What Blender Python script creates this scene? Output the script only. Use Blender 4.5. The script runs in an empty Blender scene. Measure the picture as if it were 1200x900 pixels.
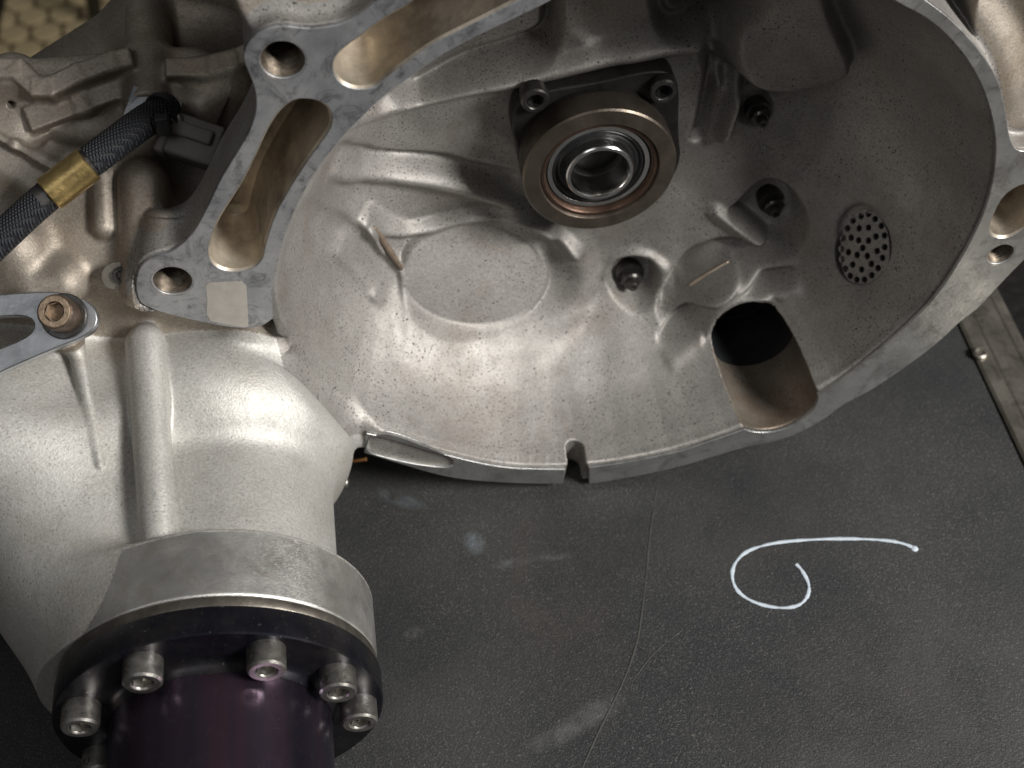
import bpy, bmesh, math, random
import numpy as np
from mathutils import Vector, Matrix
random.seed(4); rng = np.random.default_rng(4)
S = bpy.context.scene
# ------------------------------------------------------------------ camera
F = 1600.0                                   # focal length in photograph pixels (1200 wide)
Rw = np.array([[0.99084406, 0.10329283, -0.08694041],
               [-0.13501127, 0.7580633, -0.63805328],
               [0.0, 0.64394924, 0.76506822]])
C = np.array([-0.10671914, -0.40129632, 0.37208886])
cam_d = bpy.data.cameras.new('camera'); cam = bpy.data.objects.new('camera', cam_d)
S.collection.objects.link(cam); S.camera = cam
M4 = Matrix([list(Rw[i]) + [C[i]] for i in range(3)] + [[0, 0, 0, 1]])
cam.matrix_world = M4
cam_d.sensor_width = 36; cam_d.lens = 36 * F / 1200; cam_d.clip_start = .01; cam_d.clip_end = 50
cam_d.dof.use_dof = True; cam_d.dof.focus_distance = .56; cam_d.dof.aperture_fstop = 11
# ------------------------------------------------------------------ world and lamps
w = bpy.data.worlds.new('World'); S.world = w; w.use_nodes = True
wn = w.node_tree.nodes; wl = w.node_tree.links
bg = wn['Background']; bg.inputs[1].default_value = .10
tc = wn.new('ShaderNodeTexCoord'); sx = wn.new('ShaderNodeSeparateXYZ'); rp = wn.new('ShaderNodeValToRGB')
wl.new(tc.outputs['Generated'], sx.inputs[0]); wl.new(sx.outputs[2], rp.inputs[0]); wl.new(rp.outputs[0], bg.inputs[0])
rp.color_ramp.elements[0].color = (.24, .23, .215, 1); rp.color_ramp.elements[1].color = (1, .98, .95, 1)
def area(name, loc, target, sx_, sy_, power, col):
    d = bpy.data.lights.new(name, 'AREA'); d.shape = 'RECTANGLE'; d.size = sx_; d.size_y = sy_; d.energy = power; d.color = col
    o = bpy.data.objects.new(name, d); S.collection.objects.link(o); o.location = loc
    o.rotation_euler = (Vector(target) - Vector(loc)).to_track_quat('-Z', 'Y').to_euler(); return o
area('shop_light', (1.2, -.82, .96), (-.02, 0, -.05), .6, .5, 40, (1, .98, .945))
area('fill_light', (-.7, -.9, 1.3), (-.2, 0, -.1), .7, .6, 1.8, (.95, .97, 1))  # added weak fill from the left, no lamp known there
S.view_settings.view_transform = 'Standard'; S.view_settings.look = 'None'
S.view_settings.exposure = .18; S.view_settings.gamma = 1
# ------------------------------------------------------------------ pixel tracing helpers: a ray through a pixel meets a real plane
def ray(p):
    p = np.atleast_2d(np.asarray(p, float))
    d = np.stack([(p[:, 0] - 600) / F, -(p[:, 1] - 450) / F, -np.ones(len(p))], 1)
    return d @ Rw.T
def PY(p, y):
    d = ray(p); t = (y - C[1]) / d[:, 1]; r = C + d * t[:, None]; return r if np.ndim(p) > 1 else r[0]
def PZ(p, z):
    d = ray(p); t = (z - C[2]) / d[:, 2]; r = C + d * t[:, None]; return r if np.ndim(p) > 1 else r[0]
def PP(p, o, n):
    d = ray(p); n = np.asarray(n, float); t = ((np.asarray(o) - C) @ n) / (d @ n); r = C + d * t[:, None]
    return r if np.ndim(p) > 1 else r[0]
def smooth_poly(P, it=2, closed=True):
    P = np.asarray(P, float)
    for _ in range(it):
        if closed:
            Q = np.roll(P, -1, 0); P = np.stack([.75 * P + .25 * Q, .25 * P + .75 * Q], 1).reshape(-1, 2)
        else:
            A, B = P[:-1], P[1:]; N = np.stack([.75 * A + .25 * B, .25 * A + .75 * B], 1).reshape(-1, 2)
            P = np.vstack([P[:1], N, P[-1:]])
    return P
# ------------------------------------------------------------------ traced outlines (photograph pixels)
INNER = [(880,-72),(780,-70),(700,-35),(647,0),(567,37),(517,63),(480,90),(447,113),(420,140),(400,160),(365,205),(340,255),(322,310),(319,345),(330,385),(352,430),(380,470),(413,498),
 (463,514),(500,526),(533,535),(567,543),(600,548),(645,549),(690,547),(740,540),(800,527),(870,503),(930,475),(957,460),(987,443),(1017,420),(1067,377),(1100,343),(1128,298),
 (1143,270),(1157,237),(1165,200),(1167,167),(1162,133),(1147,90),(1120,50),(1087,20),(1047,0),(1000,-30),(940,-60)]
OUTL = [(640,-60),(540,-50),(447,-6),(438,2),(420,17),(404,26),(387,30),(362,33),(327,28),(304,36),(289,49),(284,66),(291,84),(298,100),(301,120),(297,142),(284,168),(260,205),(244,240),(227,272),(202,295),(180,300),
 (165,309),(159,326),(161,350),(172,359),(200,368),(247,379),(283,384),(307,382),(320,372),(320,345)]
BOT = [(427,530),(467,542),(510,555),(547,562),(613,566),(660,566),(713,563),(767,553),(800,545),(833,535),(873,523),(927,512),(967,490),(987,473),(1020,457),(1060,430),(1100,400),(1123,377),(1147,360),(1167,337),(1200,303),
 (1235,270),(1262,215),(1250,182),(1225,174),(1200,177),(1189,174),(1182,160),(1178,130),(1170,93),(1150,60),(1117,23),(1083,-2),(1030,-42),(960,-80),(880,-100),(740,-95)]
PILL = [(428,518),(440,509),(458,508),(500,524),(533,537),(530,548),(490,544),(450,535),(431,529)]
POCK1 = [(390,138),(386,124),(370,115),(347,114),(330,124),(313,147),(298,182),(280,218),(263,242),(250,265),(243,290),(246,306),(258,315),(277,318),(298,313),(308,302),(311,285),(322,250),(343,213),(367,177),(386,152)]
POCK2 = [(389,76),(393,90),(404,100),(420,104),(438,102),(453,89),(480,69),(507,50),(537,35),(567,20),(600,3),(640,-17),(625,-40),(500,-14),(480,2),(444,23),(420,42),(404,53),(393,64)]
POCK3 = [(1176,60),(1182,110),(1181,145),(1183,166),(1192,175),(1205,176),(1225,160),(1232,110),(1222,60),(1200,30),(1180,35)]
POCK4 = [(1205,213),(1190,218),(1176,228),(1165,246),(1158,264),(1160,275),(1172,279),(1187,276),(1205,264),(1222,245),(1225,220)]
def xz(P3): return np.asarray(P3)[:, [0, 2]]
# ------------------------------------------------------------------ 2-D signed distance of a polygon
def poly_sd(P, X, Z):
    P = np.asarray(P); d = np.full(X.shape, 1e9); ins = np.zeros(X.shape, bool)
    n = len(P)
    for i in range(n):
        a = P[i]; b = P[(i + 1) % n]; e = b - a; L = e @ e
        if L < 1e-14: continue
        wx = X - a[0]; wz = Z - a[1]; t = np.clip((wx * e[0] + wz * e[1]) / L, 0, 1)
        d = np.minimum(d, (wx - e[0] * t) ** 2 + (wz - e[1] * t) ** 2)
        if a[1] != b[1]:
            c = ((a[1] > Z) != (b[1] > Z)) & (X < (b[0] - a[0]) * (Z - a[1]) / (b[1] - a[1]) + a[0]); ins ^= c
    d = np.sqrt(d); return np.where(ins, -d, d)
GX0, GZ0, GH = -.36, -.24, .0008
GNX, GNZ = 820, 560
gx = GX0 + GH * np.arange(GNX); gz = GZ0 + GH * np.arange(GNZ)
GXX, GZZ = np.meshgrid(gx, gz, indexing='ij')
def sample(G, x, z):
    fx = np.clip((x - GX0) / GH, 0, GNX - 1.001); fz = np.clip((z - GZ0) / GH, 0, GNZ - 1.001)
    i = fx.astype(np.int32); j = fz.astype(np.int32); fx = fx - i; fz = fz - j
    return (G[i, j] * (1 - fx) + G[i + 1, j] * fx) * (1 - fz) + (G[i, j + 1] * (1 - fx) + G[i + 1, j + 1] * fx) * fz
inner_xz = xz(PY(smooth_poly(INNER, 1), 0))
G_in = poly_sd(inner_xz, GXX, GZZ)
left_px = smooth_poly(OUTL, 1)
# cavity depth profile: y of the inner wall against the distance in from the rim
PS = np.array([0, .004, .010, .018, .028, .040, .052, .065, .09, .2]); PYv = np.array([-.004, .014, .034, .052, .066, .077, .083, .0855, .086, .086])
_s = np.linspace(0, .2, 801); _p = np.interp(_s, PS, PYv); k = np.ones(25) / 25
_pp = np.convolve(np.r_[np.full(12, _p[0]), _p, np.full(12, _p[-1])], k, 'valid'); _pp[:6] = _p[:6]
def prof(s): return np.where(s < 0, -.004 + s * 3.5, np.interp(s, _s, _pp))
def blur(A, n):
    n = max(int(n), 1); kk = np.ones(2 * n + 1) / (2 * n + 1)
    for _ in range(2):
        for ax in (0, 1):
            c = np.cumsum(np.concatenate([np.repeat(A.take([0], ax), n + 1, ax), A, np.repeat(A.take([-1], ax), n, ax)], ax), ax)
            m = A.shape[ax]; A = (c.take(range(2 * n + 1, 2 * n + 1 + m), ax) - c.take(range(0, m), ax)) / (2 * n + 1)
    return A
def onbowl(p):                                 # pixel -> point on the base bowl
    p = np.atleast_2d(np.asarray(p, float)); d = ray(p); y = np.full(len(p), .08)
    for _ in range(30):
        t = (y - C[1]) / d[:, 1]; q = C + d * t[:, None]
        y = .6 * y + .4 * prof(-sample(G_in, q[:, 0], q[:, 2]))
    return q
_b = blur(G_in, 14); _w = np.clip((-G_in - .006) / .02, 0, 1); _w = _w * _w * (3 - 2 * _w); G_pr = G_in * (1 - _w) + _b * _w
D = np.zeros_like(GXX)
def sstep(t): t = np.clip(t, 0, 1); return t * t * (3 - 2 * t)
def region(px, amt, soft=.003, sm=2, yoff=0):
    P = xz(onbowl(smooth_poly(px, sm)))
    sd = poly_sd(P, GXX, GZZ); D[:] += amt * sstep(.5 - sd / (2 * soft))
def stroke(px, wid, amt, taper=0.0, sharp=1.0, flat=0):
    """a rounded ridge (amt<0, towards the viewer) or groove (amt>0); wid is half width in metres"""
    P = xz(onbowl(smooth_poly(px, 2, False))); best = np.full(GXX.shape, 1e9); tt = np.zeros(GXX.shape); n = len(P) - 1
    for i in range(n):
        a, b = P[i], P[i + 1]; e = b - a; L = max(e @ e, 1e-12); wx = GXX - a[0]; wz = GZZ - a[1]
        t = np.clip((wx * e[0] + wz * e[1]) / L, 0, 1); dd = np.hypot(wx - e[0] * t, wz - e[1] * t)
        m = dd < best; best = np.where(m, dd, best); tt = np.where(m, (i + t) / n, tt)
    env = 1 - taper * np.clip(np.abs(tt - .5) * 2, 0, 1) ** 2
    D[:] += amt * env * sstep(1 - np.clip((best / wid) - flat, 0, 1) ** sharp)
mm = .001
# --- cast relief of the bulkhead (negative = proud)
region([(455,128),(560,92),(640,72),(656,40),(662,-30),(600,-60),(470,40)], 8*mm, .003)
stroke([(652,-50),(651,30),(646,52),(620,66),(560,84),(490,112)], .0058, 5*mm, .1)
stroke([(772,-50),(773,22),(784,38),(812,36),(836,14)], .0055, 6*mm, .1)
region([(672,58),(760,38),(768,20),(770,-60),(672,-60)], 2*mm, .003)
region([(778,30),(790,37),(812,34),(822,18),(830,-60),(772,-60),(772,15)], 6*mm, .003)
stroke([(812,2),(832,8),(862,-12)], .013, 16*mm)
stroke([(400,142),(467,120),(550,99),(633,81),(717,64),(783,54),(835,47)], .0085, -5.5*mm, .1)
region([(852,8),(849,45),(862,76),(888,90),(925,87),(992,74),(990,50),(965,0),(950,-60),(880,-60)], -12*mm, .0035, 2)
stroke([(838,20),(834,60),(846,84),(870,98),(905,103)], .008, 7*mm, .3)
stroke([(864,96),(855,125),(845,156)], .0052, -7.5*mm, .05)
stroke([(836,84),(829,120),(818,158)], .0048, 6*mm, .15)
region([(868,112),(886,106),(903,116),(903,134),(890,146),(872,142),(864,128)], 7*mm, .0010)
region([(884,222),(903,212),(925,222),(942,248),(945,274),(930,292),(906,290),(884,268),(852,246),(866,240)], 11*mm, .0018)
region([(713,322),(720,304),(742,297),(762,304),(771,325),(768,350),(752,366),(735,358),(718,340)], 9*mm, .0018)
stroke([(710,318),(728,296),(758,294),(776,312)], .005, -2.5*mm, .4)
stroke([(836,244),(862,262),(892,284)], .0055, -4*mm, .2)
region([(772,352),(790,318),(812,292),(850,280),(905,287),(912,296),(875,302),(845,306),(818,326),(800,350),(778,384)], 8*mm, .0024)
stroke([(790,352),(835,325),(880,306),(925,303)], .005, -3*mm, .3)
region([(770,402),(790,375),(830,340),(870,322),(922,312),(932,320),(880,330),(842,350),(815,376),(785,404)], 7.5*mm, .002)
stroke([(785,416),(812,392),(842,358),(880,340),(928,330)], .0055, -4*mm, .2)
stroke([(802,338),(830,322),(858,304)], .0026, -8*mm, .25)
# disc and its surrounding rib
region([(470,300),(490,272),(530,260),(575,262),(615,278),(640,305),(642,335),(622,362),(585,380),(540,386),(495,374),(468,345)], -2.2*mm, .0010)
stroke([(430,248),(455,264),(480,268),(515,261),(560,250),(610,250),(645,264),(672,290)], .0058, -5*mm, .2)
stroke([(672,290),(682,320),(672,352),(640,380),(595,396),(540,402),(500,392),(474,376)], .014, -3.2*mm, .1)
region([(450,280),(520,245),(610,255),(660,290),(665,335),(635,375),(560,398),(480,380),(455,340)], 1.4*mm, .008)
stroke([(395,176),(450,186),(520,192),(600,208)], .006, 4*mm, .5)
stroke([(395,196),(450,200),(520,212),(580,226),(640,262)], .0085, -5*mm, .3)
stroke([(362,218),(400,236),(430,256),(450,285)], .0062, -2.8*mm, .3)

stroke([(352,262),(392,282),(420,306),(440,336)], .0062, -2.6*mm, .4)
stroke([(364,258),(380,268),(396,276)], .0045, 2.5*mm, .4)
stroke([(433,258),(448,285),(474,320)], .0028, -3*mm, .3)
stroke([(462,345),(466,380),(462,430)], .008, 2*mm, .6)
stroke([(438,338),(446,348)], .0035, -2*mm)
# oval pad that carries the small holes, and the swelling beside it
region([(985,300),(986,268),(998,248),(1018,244),(1036,258),(1042,290),(1038,318),(1020,334),(1000,334),(988,322)], 4*mm, .002)
stroke([(1038,345),(1058,325),(1066,295),(1060,262)], .010, -8*mm, .4)
region([(812,362),(835,345),(868,330),(915,330),(945,352),(955,385),(930,400),(860,420),(815,400)], -1.5*mm, .006)
D *= 1.35
D = blur(D, 1)
# fine foundry unevenness
nz = rng.normal(size=(GNX // 8 + 2, GNZ // 8 + 2)); nz = np.kron(nz, np.ones((8, 8)))[:GNX, :GNZ]; D += blur(nz, 6) * .0009
nz2 = rng.normal(size=(GNX // 30 + 2, GNZ // 30 + 2)); nz2 = np.kron(nz2, np.ones((30, 30)))[:GNX, :GNZ]; D += blur(nz2, 20) * .0012
bore = np.array([.078, 0, -.1458]); BR = .0208
_r = np.hypot(GXX - bore[0], GZZ - bore[2]); _lim = .0500 + np.maximum(_r - BR - .002, 0) * 2.0
G_ys = prof(-G_pr); _d = G_ys - _lim; G_ys = np.where(_r < .06, G_ys - (np.sqrt(_d * _d + .002 ** 2) + _d) / 2, G_ys)
G_ys = G_ys + D * sstep((-G_in - .004) / .008) * (.12 + .88 * sstep((_r - BR - .0005) / .006))
DISC = [(468,318),(476,290),(500,270),(535,260),(575,262),(615,278),(640,305),(642,335),(622,362),(585,382),(540,390),(500,378),(474,350)]
_sd = poly_sd(xz(onbowl(smooth_poly(DISC, 2))), GXX, GZZ); _m = sstep(.5 - _sd / .0045); _in = _sd < 0
_A = np.c_[GXX[_in], GZZ[_in], np.ones(_in.sum())]; _k = np.linalg.lstsq(_A, G_ys[_in], rcond=None)[0]
G_ys = G_ys * (1 - _m) + (GXX * _k[0] + GZZ * _k[1] + _k[2] - .0010) * _m
G_cf = 1 / np.sqrt(1 + blur(np.hypot(np.gradient(G_ys, GH, axis=0), np.gradient(G_ys, GH, axis=1)), 1) ** 2)
hub = PY((703, 202), .058); HUB = (hub[0], hub[2])
win = PY((676, 548), 0)
G_left = poly_sd(xz(PY(left_px, 0)), GXX, GZZ)
full_out = np.array(OUTL[:-1] + [(330,420),(352,455),(385,500)] + BOT, float)
G_out = poly_sd(xz(PY(smooth_poly(full_out, 2), 0)), GXX, GZZ)
G_p = [poly_sd(xz(PY(smooth_poly(p, 1), 0)), GXX, GZZ) for p in (POCK1, POCK2, POCK4)]
G_pill = poly_sd(xz(PY(smooth_poly(PILL, 2), 0)), GXX, GZZ)
G_hole = np.minimum.reduce(G_p)
# ------------------------------------------------------------------ distance functions of the casting
def smin(a, b, k): h = np.maximum(k - np.abs(a - b), 0) / k; return np.minimum(a, b) - h * h * k * .25
def smax(a, b, k): return -smin(-a, -b, k)
def capsule(p, a, b, r1, r2=None):
    a = np.asarray(a, float); b = np.asarray(b, float); r2 = r1 if r2 is None else r2
    ba = b - a; pa = p - a; h = np.clip(pa @ ba / (ba @ ba), 0, 1)
    return np.sqrt(((pa - h[:, None] * ba) ** 2).sum(1)) - (r1 + (r2 - r1) * h)
def cyl(p, a, b, r, rd=.002, r2=None):
    a = np.asarray(a, float); b = np.asarray(b, float); L = np.linalg.norm(b - a); u = (b - a) / L
    pa = p - a; h = pa @ u; q = np.sqrt(np.maximum((pa ** 2).sum(1) - h * h, 0))
    rr = r if r2 is None else r + (r2 - r) * np.clip(h / L, 0, 1)
    dx = q - rr + rd; dy = np.abs(h - L / 2) - L / 2 + rd
    return np.minimum(np.maximum(dx, dy), 0) + np.hypot(np.maximum(dx, 0), np.maximum(dy, 0)) - rd
def ellip(p, c, r):
    q = (p - np.asarray(c)) / np.asarray(r); k0 = np.sqrt((q ** 2).sum(1)); k1 = np.sqrt(((q / np.asarray(r)) ** 2).sum(1))
    return k0 * (k0 - 1) / np.maximum(k1, 1e-9)
def box(p, c, h, rd=.003, R=None):
    q = p - np.asarray(c)
    if R is not None: q = q @ R
    q = np.abs(q) - np.asarray(h) + rd
    return np.sqrt((np.maximum(q, 0) ** 2).sum(1)) + np.minimum(q.max(1), 0) - rd
def ext(sd, y, y0, y1, rd=.001):
    dy = np.abs(y - (y0 + y1) / 2) - (y1 - y0) / 2 + rd; dx = sd + rd
    return np.minimum(np.maximum(dx, dy), 0) + np.hypot(np.maximum(dx, 0), np.maximum(dy, 0)) - rd
# gearbox case: sloping top surface between the flange and the case joint
SO = np.array([-.20, 0, -.034]); SN = np.array([.0, -.60, .80]); SN /= np.linalg.norm(SN)
def SL(px, off=0.): return PP(px, SO + SN * off, SN)
DX, DZ = -.188, -.131                           # axis of the differential output
def seg_frame(a, b):
    u = (b - a) / np.linalg.norm(b - a); v = np.cross(SN, u); v /= np.linalg.norm(v); return np.stack([u, v, np.cross(u, v)], 1)
CASE_R = seg_frame(SL((160, 130), 0), SL((205, 122), 0))
CASE_RIBS = []
for px_, off, hw, hh, kk in (([(-30,84),(24,84),(46,106),(62,106),(95,90),(135,76),(152,72)], .004, .0042, .0065, .0012),
                         ([(202,84),(240,82),(275,74),(330,50)], .004, .0042, .0065, .0012),
                         ([(-20,152),(20,172),(66,198)], -.0005, .0014, .005, .003),
                         ([(40,140),(95,120),(146,102)], -.0005, .0050, .003, .003),
                         ([(60,178),(90,192),(130,185)], -.002, .0040, .004, .008)):
    L_ = []
    for a, b in zip(px_[:-1], px_[1:]):
        A, B_ = SL(a, off), SL(b, off); L_.append((a, (A, B_, seg_frame(A, B_), np.linalg.norm(B_ - A))))
    CASE_RIBS.append((L_ + [None], off, hw, hh, kk))
def f_case(p):
    x, y, z = p.T
    slope = (p - SO) @ SN
    d = smax(slope, x + .158, .02)
    d = smax(d, .012 - y, .006); d = smax(d, y - .087, .006)
    d = smin(d, capsule(p, PY((85, 108), .13), PY((215, 28), .13), .024), .004); d = smin(d, capsule(p, PY((215, 28), .13), PY((330, 0), .13), .030), .01)
    d = smax(d, -ellip(p, SL((224, 200), 0), (.012, .022, .014)), .006)
    d = smax(d, -ellip(p, SL((85, 150), .004), (.018, .012, .010)), .010)
    for pts_, off, hw, hh, kk in CASE_RIBS:
        for i in range(len(pts_) - 1):
            a, b, Rm, L = pts_[i][1]
            d = smin(d, box(p, (a + b) / 2, (L / 2 + hw * .5, hw, hh), min(hw, hh) * .3, Rm), kk)
    a = SL((176, 128), .004); d = smin(d, cyl(p, a, a + [.0, .052, .012], .0098, .002), .004)
    a = SL((180, 128), .006); d = smin(d, box(p, a + [0, .006, -.002], (.0100, .008, .004), .001, CASE_R), .002)
    a = SL((13, 122), .001); d = smin(d, cyl(p, a, a + [0, .022, 0], .0105, .002), .004)
    d = np.maximum(d, -cyl(p, a + [0, -.004, 0], a + [0, .006, 0], .0016, .0003))
    d = smin(d, capsule(p, SL((168, 215), .001), SL((170, 335), .000), .0105), .004)
    d = smin(d, capsule(p, SL((119, 208), .000), SL((122, 266), .001), .0048), .003)
    d = smin(d, capsule(p, SL((240, 122), -.001), SL((268, 104), -.001), .010), .008)
    d = smin(d, ellip(p, SL((22, 305), -.008), (.017, .017, .022)), .006)
    d = smin(d, capsule(p, SL((-5, 240), -.001), SL((8, 250), -.001), .010), .005)
    d = smin(d, capsule(p, SL((45, 340), -.004), SL((75, 330), -.004), .010), .005)
    a = SL((214, 262), -.006); d = smin(d, cyl(p, PY((205, 262), .020), PY((197, 330), .0015), .0125, .001), .003)
    d = np.minimum(d, cyl(p, PY((205, 250), .024), PY((197, 328), .003), .0120, .003))
    d = smin(d, cyl(p, SL((76, 385), .001), SL((76, 385), -.02), .0085, .001), .006)
    return d
def f_top(p):                                   # large smooth body behind the upper left bolt hole
    d = cyl(p, PY((395, -40), .014), PY((395, -60), .09), .038, .003)
    return smin(d, cyl(p, PY((330, -30), .10), PY((200, -20), .13), .03, .003), .02)
def f_diff(p):
    x, y, z = p.T
    neck = cyl(p, (DX, .03, DZ), (DX, -.104, DZ), .0495, .004)
    collar = cyl(p, (DX, -.1215, DZ), (DX, -.091, DZ), .0635, .0012)
    d = smin(neck, collar, .004)
    sh = ellip(p, (DX - .006, -.004, DZ + .003), (.067, .046, .066))
    d = smin(d, sh, .005)
    d = smin(d, cyl(p, (-.275, .06, -.125), (-.285, -.055, -.128), .078, .028), .022)
    d = smin(d, cyl(p, (-.245, -.03, -.130), (-.215, -.116, -.131), .062, .010, .040), .02)
    # long round rib over the neck and the thin one left of it
    a = np.array([-.2085, .002, -.0600]); b = np.array([-.2035, -.104, -.0835])
    d = smin(d, capsule(p, a, b, .0085, .0068), .0022)
    if RIB2 is not None: d = smin(d, capsule(p, RIB2[0], RIB2[1], .0036, .0012), .0020)
    return np.maximum(smax(d, -.1945 - z, .004), -.1215 - y)
RIB2 = None
def hit(px, f):
    d = ray(px)[0]; d /= np.linalg.norm(d); t = .3
    for _ in range(160): t += .6 * float(f((C + d * t)[None])[0])
    return C + d * t
_a = hit((90, 418), f_diff); _b = hit((117, 545), f_diff); RIB2 = (_a + [.001, -.001, .0040], _b + [0, .0, .0002])
FA = PY((288, 374), .013); FB = PY((338, 404), .013)
SIDEZ = PY((1190, 168), .012)[2]
def f_side(p):                                  # ribbed body outside the upper right of the bell
    x, y, z = p.T; so = sample(G_out, x, z)
    d = np.maximum(np.maximum(.012 - y, y - .10), np.maximum(.145 - x - z * .25, x - .30))
    d = np.maximum(np.maximum(d, SIDEZ - z), np.maximum(so - .06 + y * .2, -so - .05))
    w_ = so - .016
    g = np.where(so > 0, .0022 * np.cos((so - .006) * 2 * np.pi / .022), 0)
    return (d - g) * .7
def f_bell(p):
    x, y, z = p.T
    so = sample(G_out, x, z); si = sample(G_in, x, z)
    body = ext(so + np.maximum(y - .022, 0) * .05, y, .0012, .125, .0015)
    # left bolt flange only 20 mm thick: cut the back away left of the bell wall
    cut = smax(np.maximum(.021 - y, 0) * 0 + (.023 - y), -(si - .010), .004)
    body = smax(body, -np.maximum(.023 - y, -(si - .009)) * -1 * -1, .003) if False else np.maximum(body, np.minimum(np.minimum(y - .023, si - .010), np.maximum(-.095 - x, x - .128)))
    body = smin(body, capsule(p, FA, FB, .009), .004)
    hole = np.maximum(sample(G_hole, x, z) - .001, y - .06)
    body = np.maximum(body, -hole)
    body = smin(body, f_side(p), .004)
    return body
def f_cav(p):
    x, y, z = p.T
    si = sample(G_in, x, z); s = -si
    ys = sample(G_ys, x, z)
    cav = (y - ys) * sample(G_cf, x, z)          # <0 inside the hollow
    cav = np.where(y < -.003, np.maximum(cav, si - (y + .003) * .9), cav)
    b1 = np.maximum(np.hypot(x - bore[0], z - bore[2]) - BR, y - .078)
    wx = (x - win[0]); ang = wx - (z - win[2]) * .12
    wn_ = np.maximum(np.maximum(np.abs(ang) - .0047, np.abs(z - win[2]) - .02), y - .0155)
    wn_ = np.maximum(wn_, np.hypot(ang, np.maximum(y - .0095, 0)) - .0047)
    return np.minimum(np.minimum(cav, b1), wn_)
HOLES = [(PY(a, 0)[0], PY(a, 0)[2], r_) for a, r_ in (((331, 69), .0084), ((202, 328), .0084), ((1172, 297), .0064))]
# frame of the perforated oval pad
gc = onbowl([(1013, 291)])[0] + np.array([0, .0045, 0])
gA = onbowl([(1005, 290), (1021, 290), (1013, 275), (1013, 305)]); gn = np.cross(gA[1] - gA[0], gA[3] - gA[2]); gn /= np.linalg.norm(gn)
if gn @ (C - gc) < 0: gn = -gn
gu = np.cross([0, 0, 1], gn); gu /= np.linalg.norm(gu); gv = np.cross(gn, gu)
def to_g(px): q = PP(np.asarray(px, float), gc, gn) - gc; return [(a @ gu, a @ gv) for a in q]
gout = [(986,300),(987,272),(998,250),(1014,243),(1032,252),(1043,275),(1044,305),(1036,325),(1018,336),(998,332),(988,318)]
GC, GU, GV, GN = gc, gu, gv, gn
_g = np.array(to_g(gout)); _off = (_g.max(0) + _g.min(0)) / 2; GRA, GRB = (_g.max(0) - _g.min(0)) / 2 * .97; GC = gc + gu * _off[0] + gv * _off[1]
def f_all(p):
    x, y, z = p.T
    d = f_bell(p)
    m = x < -.075
    if m.any(): dd = f_diff(p[m]); d[m] = smin(d[m], dd, .010)
    m = (x < -.125) & (z > -.10)
    if m.any(): d[m] = smin(d[m], f_case(p[m]), .006)
    m = (z > .05) & (x < .02)
    if m.any(): d[m] = smin(d[m], f_top(p[m]), .003)
    # face side of the bolt flange stays flat
    L = sample(G_left, x, z)
    d = np.where((L < .001), np.maximum(d, np.where(y > -.02, .0012 - y, -1)), d)
    d = np.maximum(d, -np.maximum(sample(G_hole, x, z) - .001, np.maximum(y - .06, -.01 - y)))
    for hx, hz, hr_ in HOLES:
        d = np.maximum(d, -np.maximum(np.hypot(x - hx, z - hz) - hr_, y - .035))
    q = p - GC; qa = q @ GU; qb = q @ GV; qn = q @ GN
    d = smax(d, -f_cav(p), .0012 + .014 * sstep((-.052 - z) / .02) * sstep((-.112 - x) / .015))
    d = np.maximum(d, -np.maximum((np.hypot(qa / GRA, qb / GRB) - 1) * GRA, np.abs(qn) - .0045))
    # right hand upper body outside the bell
    return d
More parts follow.
